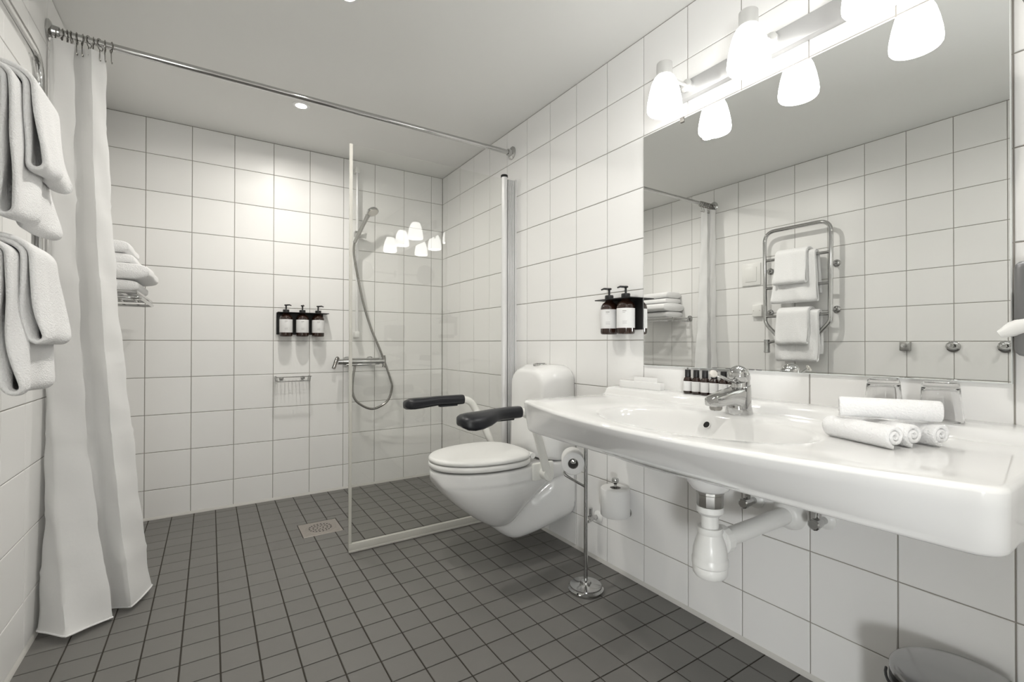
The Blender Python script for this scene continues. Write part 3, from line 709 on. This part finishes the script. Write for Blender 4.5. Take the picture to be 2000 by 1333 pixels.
t = thing('shower_mixer', 'chrome thermostatic shower mixer bar with lever handles on the back wall', 'shower mixer', (-.60, 0, .825))
obj('bar_body', G().tube([(-.715, -.068, .825), (-.485, -.068, .825)], .023, 28), 'chrome', t)
obj('lower_housing', G().box(-.70, -.51, -.088, -.045, .797, .815, .007), 'chrome', t)
for x in (-.675, -.525): obj('wall_union', G().tube([(x, 0, .825), (x, -.06, .825)], .014, 18).lathe([(.032, 0), (.031, .005), (.016, .011)], (x, -.0005, .825), (0, -1, 0), 26), 'chrome', t)
for s, x in ((-1, -.715), (1, -.485)):
    h = obj('handle_hub', G().tube([(x, -.068, .825), (x+s*.032, -.068, .825)], .0185, 22), 'chrome', t)
    if s < 0: L_ = [(x+s*.030, -.064, .85), (x+s*.040, -.072, .84), (x+s*.055, -.085, .80), (x+s*.062, -.09, .786)]
    else: L_ = [(x+s*.030, -.07, .862), (x+s*.034, -.07, .84), (x+s*.034, -.07, .80), (x+s*.032, -.07, .784)]
    obj('lever', G().tube(smooth_path(L_, 4), .0115, 12), 'darksteel', h)

t = thing('shower_rail', 'slim pale riser rail with slider on the back wall behind the glass edge', 'shower rail', (-.62, 0, 1.2))
obj('rail', G().tube([(-.622, -.042, .98), (-.622, -.042, 2.085)], .009, 16), 'white_alu', t)
for z in (1.0, 2.072): obj('wall_bracket', G().box(-.637, -.607, -.055, 0, z-.02, z+.02, .006), 'plastic', t)
sl = obj('slider', G().box(-.642, -.602, -.066, -.026, 1.632, 1.672, .008), 'chrome', t)
obj('slider_knob', G().tube([(-.60, -.046, 1.652), (-.565, -.05, 1.648)], .017, 20), 'plastic', sl)
t = thing('hand_shower', 'chrome hand shower with flexible metal hose looping down behind the glass', 'hand shower', (-.64, -.06, 1.6))
h0 = Vector((-.648, -.075, 1.588)); h1 = Vector((-.578, -.135, 1.765))
obj('handle', G().tube(smooth_path([h0, h0*.6+h1*.4+Vector((0, .004, 0)), h1], 6), [.0105]*4+[.012]*5+[.0125, .013, .014, .015], 16), 'steel', t)
hc = h1+Vector((.022, -.022, .018)); 
hd = obj('spray_head', G().lathe([(.0, -.018), (.020, -.017), (.034, -.010), (.039, -.001), (.038, .007), (.0, .008)], hc, Vector((.25, -.45, -.86)), 32), 'chrome', t)
obj('spray_face', G().lathe([(.0, .0075), (.033, .0075), (.033, .0100), (.0, .011)], hc, Vector((.25, -.45, -.86)), 28), 'dull_steel', hd)
hose = [(-.648, -.075, 1.588), (-.650, -.072, 1.52), (-.632, -.07, 1.41), (-.590, -.07, 1.21), (-.540, -.07, 1.046), (-.472, -.075, .879), (-.412, -.078, .708), (-.402, -.08, .638), (-.436, -.08, .556), (-.530, -.08, .515), (-.620, -.078, .558), (-.655, -.075, .62), (-.655, -.072, .71), (-.640, -.070, .80)]
hp = smooth_path(hose, 26); rr_ = [.0070+(.0013 if k % 2 else 0) for k in range(len(hp))]
obj('hose', G().tube(hp, rr_, 10), 'darksteel', t, ang=80)

t = thing('floor_drain', 'square steel floor drain with round perforated grate in the shower', 'drain', ((DR[0]+DR[1])/2, (DR[2]+DR[3])/2, 0))
dcx, dcy = (DR[0]+DR[1])/2, (DR[2]+DR[3])/2
obj('frame', G().box(DR[0]+.002, DR[1]-.002, DR[2]+.002, DR[3]-.002, -.012, -.0008, .0012, 1), 'drain_steel', t, smooth=False)
gt = obj('grate', G().lathe([(.0, -.001), (.066, -.001), (.070, .0004), (.072, .0006), (.074, -.0006)], (dcx, dcy, 0), n=40), 'drain_steel', t)
gs = G()
for R_, nn, ro in ((.052, 20, .0042), (.034, 12, .0042), (.016, 6, .0036)):
    for k in range(nn):
        a = 2*PI*k/nn+R_*20; gs.lathe([(ro, .0), (.0, .00035)], (dcx+R_*math.cos(a), dcy+R_*math.sin(a), .0001 if R_ < .06 else 0), n=10, cap0=False, cap1=True)
setp(obj('grate_slots', gs, 'dark', gt, smooth=False), kind='stuff')

# ------------------------------------------------------------------ shower screen
t = thing('shower_screen', 'clear glass shower screen with white hinge profile beside the toilet', 'shower screen', (-.45, YB, 0))
obj('glass_panel', G().box(-.886, -.088, YB-.003, YB+.003, .034, 1.842), 'screen_glass', t, smooth=False)
obj('edge_seal', G().box(-.8985, -.8845, YB-.0055, YB+.0055, .012, 1.845, .002, 1), 'seal', t)
obj('bottom_seal', G().box(-.898, -.085, YB-.009, YB+.009, .006, .042, .003, 2).box(-.898, -.085, YB-.012, YB+.001, .002, .012, .002, 1), 'seal', t)
obj('hinge_tube', G().tube([(-.076, YB, .02), (-.076, YB, 1.853)], .0165, 24), 'white_alu', t)
obj('hinge_cap', G().lathe([(.0, .0), (.019, .0), (.019, .010), (.017, .013), (0, .013)], (-.076, YB, 1.851), n=24), 'dark', t)
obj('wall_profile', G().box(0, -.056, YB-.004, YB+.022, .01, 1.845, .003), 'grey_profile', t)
for k, x in enumerate((-.050, -.040, -.030, -.020)): obj('profile_rib', G().box(x-.0026, x+.0026, YB-.0085, YB-.003, .012, 1.843, .001, 1), 'white_alu', t)
obj('profile_front', G().box(0, -.010, YB-.010, YB+.024, .01, 1.85, .002), 'white_alu', t)

# ------------------------------------------------------------------ curtain rod, rings, curtain
RY, RZ = -.937, 2.014
t = thing('curtain_rod', 'long chrome shower curtain rod spanning between the side walls', 'curtain rod', (-.95, RY, RZ))
obj('rod', G().tube([(XL+.004, RY, RZ), (-.004, RY, RZ)], .0125, 20), 'chrome', t)
for x, s in ((XL, 1), (0, -1)):
    obj('flange', G().lathe([(.036, .0), (.036, .004), (.030, .009), (.020, .012), (.018, .030), (.0125, .031)], (x+s*.0005, RY, RZ), (s, 0, 0), 32), 'chrome', t)
# curtain: plan polylines at hem and at top, joined by straight fall with soft folds
bot = [(-1.874, -.880), (-1.882, -1.062), (-1.797, -1.152), (-1.694, -1.070), (-1.770, -.985), (-1.706, -.985), (-1.652, -1.034), (-1.600, -.902), (-1.700, -.830), (-1.800, -.870), (-1.860, -.835)]
top = [(-1.885, -.930), (-1.884, -.955), (-1.872, -.966), (-1.820, -.956), (-1.840, -.922), (-1.808, -.932), (-1.776, -.962), (-1.742, -.932), (-1.772, -.914), (-1.808, -.922), (-1.840, -.914)]
pwr = [3.0, 4.5, 5.0, 2.5, 2.3, 1.9, 1.7, 1.6, 1.6, 1.6, 1.6]
def panels(pts, seg=9):
    P = [Vector((p[0], p[1], p[2])) for p in pts]; out = []
    for i in range(len(P)-1):
        for k in range(seg):
            t = k/seg; p = P[i].lerp(P[i+1], t)
            if k == 0 and 0 < i: p = P[i]*.72+(P[i-1].lerp(P[i], 1-1/seg)+P[i].lerp(P[i+1], 1/seg))*.14     # slightly eased crease
            out.append(p)
    out.append(P[-1]); return out
bp_ = panels([(x, y, p) for (x, y), p in zip(bot, pwr)]); tp_ = panels([(x, y, 0) for x, y in top])
ZH, ZTOP = .016, 1.978; NV = 120; cols = len(bp_); vs = []; fs = []
creases = (1.72, 1.45, 1.17, .90, .63, .36, .185)
for r in range(NV+1):
    v = r/NV; z = ZH+(ZTOP-ZH)*v
    for c_ in range(cols):
        e = 1-(1-v)**bp_[c_].z
        p = bp_[c_].lerp(tp_[c_], e); p.z = 0; s_ = c_/cols
        wob = .003*math.sin(z*7+s_*23)*(1-v)+.0022*math.sin(z*19+s_*41)+.0012*math.sin(z*47+s_*9)
        # packing creases across the cloth
        cr = sum(math.exp(-((z-zz-.012*math.sin(s_*17))/.007)**2) for zz in creases)*.0030
        a = bp_[max(0, c_-1)]; b = bp_[min(cols-1, c_+1)]; tv = (b-a); n_ = Vector((tv.y, -tv.x, 0)); n_ = n_.normalized() if n_.length > 1e-6 else Vector((0, -1, 0))
        q = p+n_*(wob+cr); hz = z+(.010*math.sin(s_*11) if r == 0 else 0)
        vs.append((max(q.x, XL+.006), q.y, hz))
for r in range(NV):
    for c_ in range(cols-1): i = r*cols+c_; fs.append((i, i+1, i+cols+1, i+cols))
cu = thing('shower_curtain', 'white fabric shower curtain gathered to the left wall', 'curtain', (-1.78, RY, .01))
obj('cloth', G().add(vs, fs), 'curtain', cu, ang=55)
hem = [Vector(vs[c_])+Vector((0, 0, -.001)) for c_ in range(cols)]
obj('hem', G().tube(hem, .0028, 6), 'label', cu)
for k in range(11):
    f = k/10; ci = int(3+(cols-30)*f*.78); pt = Vector(vs[NV*cols+ci]); x = -1.872+.142*f+random.uniform(-.004, .004)
    tilt = random.uniform(-.35, .35)
    gg = G(); ringp = []
    for i in range(16):
        a = 2*PI*i/16; ringp.append((x+math.sin(a)*.018*math.sin(tilt), RY+math.sin(a)*.0185*math.cos(tilt), RZ-.004+math.cos(a)*.0195))
    gg.tube(ringp, .0017, 6, closed=True)
    ln = [(x, RY-.004, RZ-.0235), (x+.001, RY-.010, RZ-.042), (x+.002, RY-.014, RZ-.062), (x+.003, RY-.009, RZ-.066), (x+.003, RY-.004, RZ-.058)]
    gg.tube(smooth_path(ln, 3), .0015, 6)
    ordn = ['first', 'second', 'third', 'fourth', 'fifth', 'sixth', 'seventh', 'eighth', 'ninth', 'tenth', 'eleventh'][k]
    single('curtain_ring', gg, 'darksteel', ordn+' metal curtain ring on the rod counted from the left wall', 'curtain ring', (x, RY, RZ), 'metal curtain rings on the rod')

# ------------------------------------------------------------------ heated towel rail on the left wall
HX = -1.815
t = thing('towel_warmer', 'chrome heated towel rail with rounded top on the left wall', 'towel warmer', (XL, -1.58, .94))
YA, YBb = -1.377, -1.789
fr = [(HX, -1.52, .930), (HX, YA-.005, 1.085), (HX, YA, 1.12), (HX, YA, 1.712), (HX, YBb, 1.712), (HX, YBb, 1.12), (HX, YBb+.005, 1.085), (HX, -1.646, .930), (HX, -1.52, .930)]
lp = round_path([(HX, -1.583, .930)]+fr[0:1]+fr[1:2]+fr[3:5]+fr[6:8]+[(HX, -1.583, .930)], .075, 8)
obj('rail_loop', G().tube(lp[:-1], .0125, 16, closed=True), 'chrome', t)
for z in (1.515, 1.323, 1.130): obj('cross_bar', G().tube([(HX, YA, z), (HX, YBb, z)], .0095, 14), 'chrome', t)
for y in (-1.392, -1.797+.0):
    for z in (1.450, 1.160):
        yy = -1.377 if y > -1.6 else -1.789
        obj('wall_mount', G().tube([(XL, yy, z), (HX, yy, z)], .008, 12).lathe([(.0225, 0), (.0225, .006), (.017, .012), (.010, .014)], (XL+.0005, yy, z), (1, 0, 0), 26), 'chrome', t)
obj('thermostat_valve', G().tube([(HX, -1.46, .965), (HX, -1.405, .952)], .010, 14).tube([(HX, -1.392, .972), (HX, -1.392, .895)], .0185, 20).lathe([(.02, 0), (.02, .01), (.013, .014)], (HX, -1.392, .895), (0, 0, -1), 20), 'chrome', t)

def hung_towel(name, label, zbar, y0, y1, zfront, zback, r_in, th, layers, group, seed=0, flare=.0, twist=0.):
    """towel folded lengthwise (two leaves) over a bar: a soft ribbon that loops at the hem"""
    rnd = random.Random(seed); path = []
    ro = r_in+th*1.02
    # leaf 1 (inner): from back hem up over the bar and down to the front hem; U-turn; leaf 2 (outer) returns
    def over(r, zf, zb, n=12, sp=0., fl=0.):
        p = [(-r-sp, zb)]
        for k in range(1, 8): p.append((-r-sp*(1-k/8), zb+(zbar-zb)*k/8))
        for k in range(n+1): a = PI-PI*k/n; p.append((r*math.cos(a), zbar+.74*r*math.sin(a)+.26*(r_in+th/2)*math.sin(a)*(r_in < .02)))
        for k in range(1, 10): f = k/9; p.append((r+(flare+fl)*f**1.4, zbar+(zf-zbar)*f))
        return p
    A = over(r_in+th/2, zfront+th*.6, zback)
    B = over(r_in+th*1.58, zfront+th*.6, zback, fl=.016) if layers == 2 else None
    if B:
        xa, za = A[-1]; xb, zb_ = B[-1]; xm = (xa+xb)/2; rr = (xb-xa)/2
        U = [(xm-rr*math.cos(a), za-rr*math.sin(a)*1.2) for a in [PI*k/7 for k in range(1, 7)]]
        path = A+U+B[::-1]
    else: path = A
    m = len(path); ring_n = 10
    # thick ribbon: rounded rectangle section of height th along each path normal, extruded along Y
    ysN = 15; ys = [y0+(y1-y0)*k/(ysN-1) for k in range(ysN)]
    def section(yf, inset):
        outp, inp = [], []
        for i, (x, z) in enumerate(path):
            a = path[max(0, i-1)]; b = path[min(m-1, i+1)]; tx, tz = b[0]-a[0], b[1]-a[1]; l = math.hypot(tx, tz) or 1
            nx, nz = -tz/l, tx/l; h = th/2*(1-inset)
            if i == 0 or i == m-1: h *= .55
            drop = max(0, (zbar-z))
            wv = .010*drop*math.sin(yf*9+seed+drop*14)*3+.004*math.sin(yf*17+seed*2+drop*25)*min(1, drop*8)
            outp.append((x+nx*h+wv, z+nz*h)); inp.append((x-nx*h+wv, z-nz*h))
        return outp+inp[::-1]
    rings = []
    for k, y in enumerate(ys):
        yf = k/(ysN-1)
        if k == 0 or k == ysN-1:
            for e, ins in (((.0, .85), (.0025, .35), (.006, .05)) if k == 0 else ((.006, .05), (.0025, .35), (0, .85))):
                sgn = 1 if y1 > y0 else -1; yy = y+(e if k == 0 else -e)*sgn
                rings.append([Vector((HX+p, yy+twist*max(0, zbar-q)*(yf-.5), q)) for p, q in section(yf, ins)])
        else: rings.append([Vector((HX+p, y+twist*max(0, zbar-q)*(yf-.5)+.006*math.sin(q*23+seed)*(1 if p > 0 else .3), q)) for p, q in section(yf, 0)])
    n2 = len(rings[0]); g = G(); vsx = [p for r in rings for p in r]; fsx = []
    for k in range(len(rings)-1):
        for i in range(n2): j = (i+1) % n2; fsx.append((k*n2+i, k*n2+j, (k+1)*n2+j, (k+1)*n2+i))
    for b_ in (0, (len(rings)-1)*n2):
        for i in range(m-1): fsx.append((b_+i, b_+i+1, b_+(n2-2-i), b_+(n2-1-i)))
    g.add(vsx, fsx)
    t = thing(name, label, 'towel', (HX, (y0+y1)/2, zfront), group)
    o = obj('cloth', g, 'towel', t, ang=80)
    md = o.modifiers.new('soft', 'SUBSURF'); md.levels = 1; md.render_levels = 1
    return t
gt_ = 'white towels on the heated rail'
hung_towel('hanging_towel', 'large white bath towel hanging over the top bar of the heated rail', 1.515, -1.712, -1.462, 1.226, 1.265, .0110, .0125, 2, gt_, 1, .002, .10)
hung_towel('hanging_towel', 'small white hand towel laid over the bath towel on the top bar', 1.523, -1.672, -1.476, 1.346, 1.40, .0375, .0125, 2, gt_, 2, .006, .04)
hung_towel('hanging_towel', 'large white bath towel hanging over the lowest bar of the heated rail', 1.130, -1.728, -1.474, .844, .875, .0110, .0125, 2, gt_, 3, .002, .02)
hung_towel('hanging_towel', 'small white hand towel laid over the bath towel on the lowest bar', 1.138, -1.680, -1.486, .954, 1.00, .0375, .0125, 2, gt_, 4, .006, .02)

# ------------------------------------------------------------------ other fittings on the left wall
t = thing('switch_panel', 'cream square control panel on the left wall beside the towel rail', 'switch', (XL, -1.24, 1.45))
obj('frame', G().box(XL, XL+.010, -1.309, -1.172, 1.365, 1.525, .004), 'socketplate', t)
obj('rocker', G().box(XL+.008, XL+.014, -1.282, -1.198, 1.392, 1.498, .003), 'socketplate', t)
t = thing('power_outlet', 'small white connection box on the left wall below the control panel', 'outlet', (XL, -1.29, 1.18))
obj('cover', G().box(XL, XL+.030, -1.327, -1.258, 1.137, 1.222, .006), 'socketplate', t)
for y in (-1.315, -1.27): obj('screw', G().lathe([(.004, 0), (.004, .0015), (0, .0018)], (XL+.0295, y, 1.18), (1, 0, 0), 12), 'dull_steel', t)
def hook(y, square, label):
    t = thing('towel_hook', label, 'hook', (XL, y, .93), 'towel hooks in a row on the left wall')
    if square: obj('plate', G().box(XL, XL+.028, y-.024, y+.024, .905, .957, .004), 'steel', t)
    else: obj('plate', G().lathe([(.030, 0), (.030, .006), (.026, .009), (.014, .011)], (XL+.0005, y, .930), (1, 0, 0), 30), 'chrome', t)
    obj('peg', G().tube([(XL+.006, y, .930), (XL+.045, y, .934)], .0075, 14).lathe([(.010, 0), (.012, .004), (.010, .009), (0, .010)], (XL+.043, y, .934), (1, 0, .1), 18), 'chrome', t)
hook(-2.134, True, 'square plated towel hook on the left wall, nearest the heated rail')
hook(-2.333, False, 'round chrome towel hook on the left wall between the other two hooks')
hook(-2.527, False, 'round chrome towel hook on the left wall farthest from the heated rail')

# towel shelf behind the curtain
t = thing('towel_rack', 'chrome tube towel shelf on the left wall behind the curtain', 'towel rack', (XL, -.45, 1.14))
for y in (-.722, -.19): obj('bracket', G().tube(round_path([(XL, y, 1.150), (-1.70, y, 1.150), (-1.672, y, 1.150)], .02), .0075, 12).lathe([(.024, 0), (.024, .005), (.014, .010)], (XL+.0005, y, 1.150), (1, 0, 0), 24), 'chrome', t)
for x in (-1.835, -1.78, -1.725, -1.672): obj('shelf_tube', G().tube([(x, -.722, 1.150), (x, -.19, 1.150)], .006, 12), 'chrome', t)
obj('front_rail', G().tube(round_path([(XL+.02, -.715, 1.128), (-1.664, -.715, 1.128), (-1.664, -.197, 1.128), (XL+.02, -.197, 1.128)], .03), .0065, 12), 'chrome', t)
def folded_towel(x0, x1, y0, y1, z, h, lay, label):
    t = thing('folded_towel', label, 'towel', ((x0+x1)/2, (y0+y1)/2, z), 'folded towels on the chrome shelf')
    for k in range(lay):
        g = G(); za = z+h*k/lay; zb_ = z+h*(k+1)/lay; hh = (zb_-za)/2*.985; rings = []
        n = 16
        for yy, ins in ((y0, .34), (y0+.003, .12), (y0+.010, 0), (y0*.7+y1*.3, 0), (y0*.3+y1*.7, 0), (y1-.014, 0), (y1-.004, .2), (y1, .6)):
            ring = []
            for i in range(40):
                a = 2*PI*i/40; ca, sa = math.cos(a), math.sin(a); p = 4; q = (abs(ca)**p+abs(sa)**p)**(-1/p)
                hw = (x1-x0)/2-ins*.006
                ring.append(Vector(((x0+x1)/2+hw*ca*q*(1-.06*abs(sa*q)**3)+.003*math.sin(yy*30+k), yy, (za+zb_)/2+hh*(1-ins*.5)*sa*q*(1-.06*abs(ca*q)**6)+.0)))
            rings.append(ring)
        obj('fold', g.loft(rings), 'towel', t, ang=70)
folded_towel(-1.885, -1.672, -.655, -.330, 1.157, .050, 1, 'thick folded white towel at the bottom of the stack on the chrome shelf')
folded_towel(-1.885, -1.634, -.665, -.330, 1.208, .066, 1, 'thick folded white towel second from the bottom of the shelf stack')
folded_towel(-1.885, -1.690, -.640, -.340, 1.275, .042, 1, 'folded white towel second from the top of the shelf stack')
folded_towel(-1.885, -1.705, -.640, -.345, 1.318, .052, 1, 'folded white towel on top of the shelf stack')
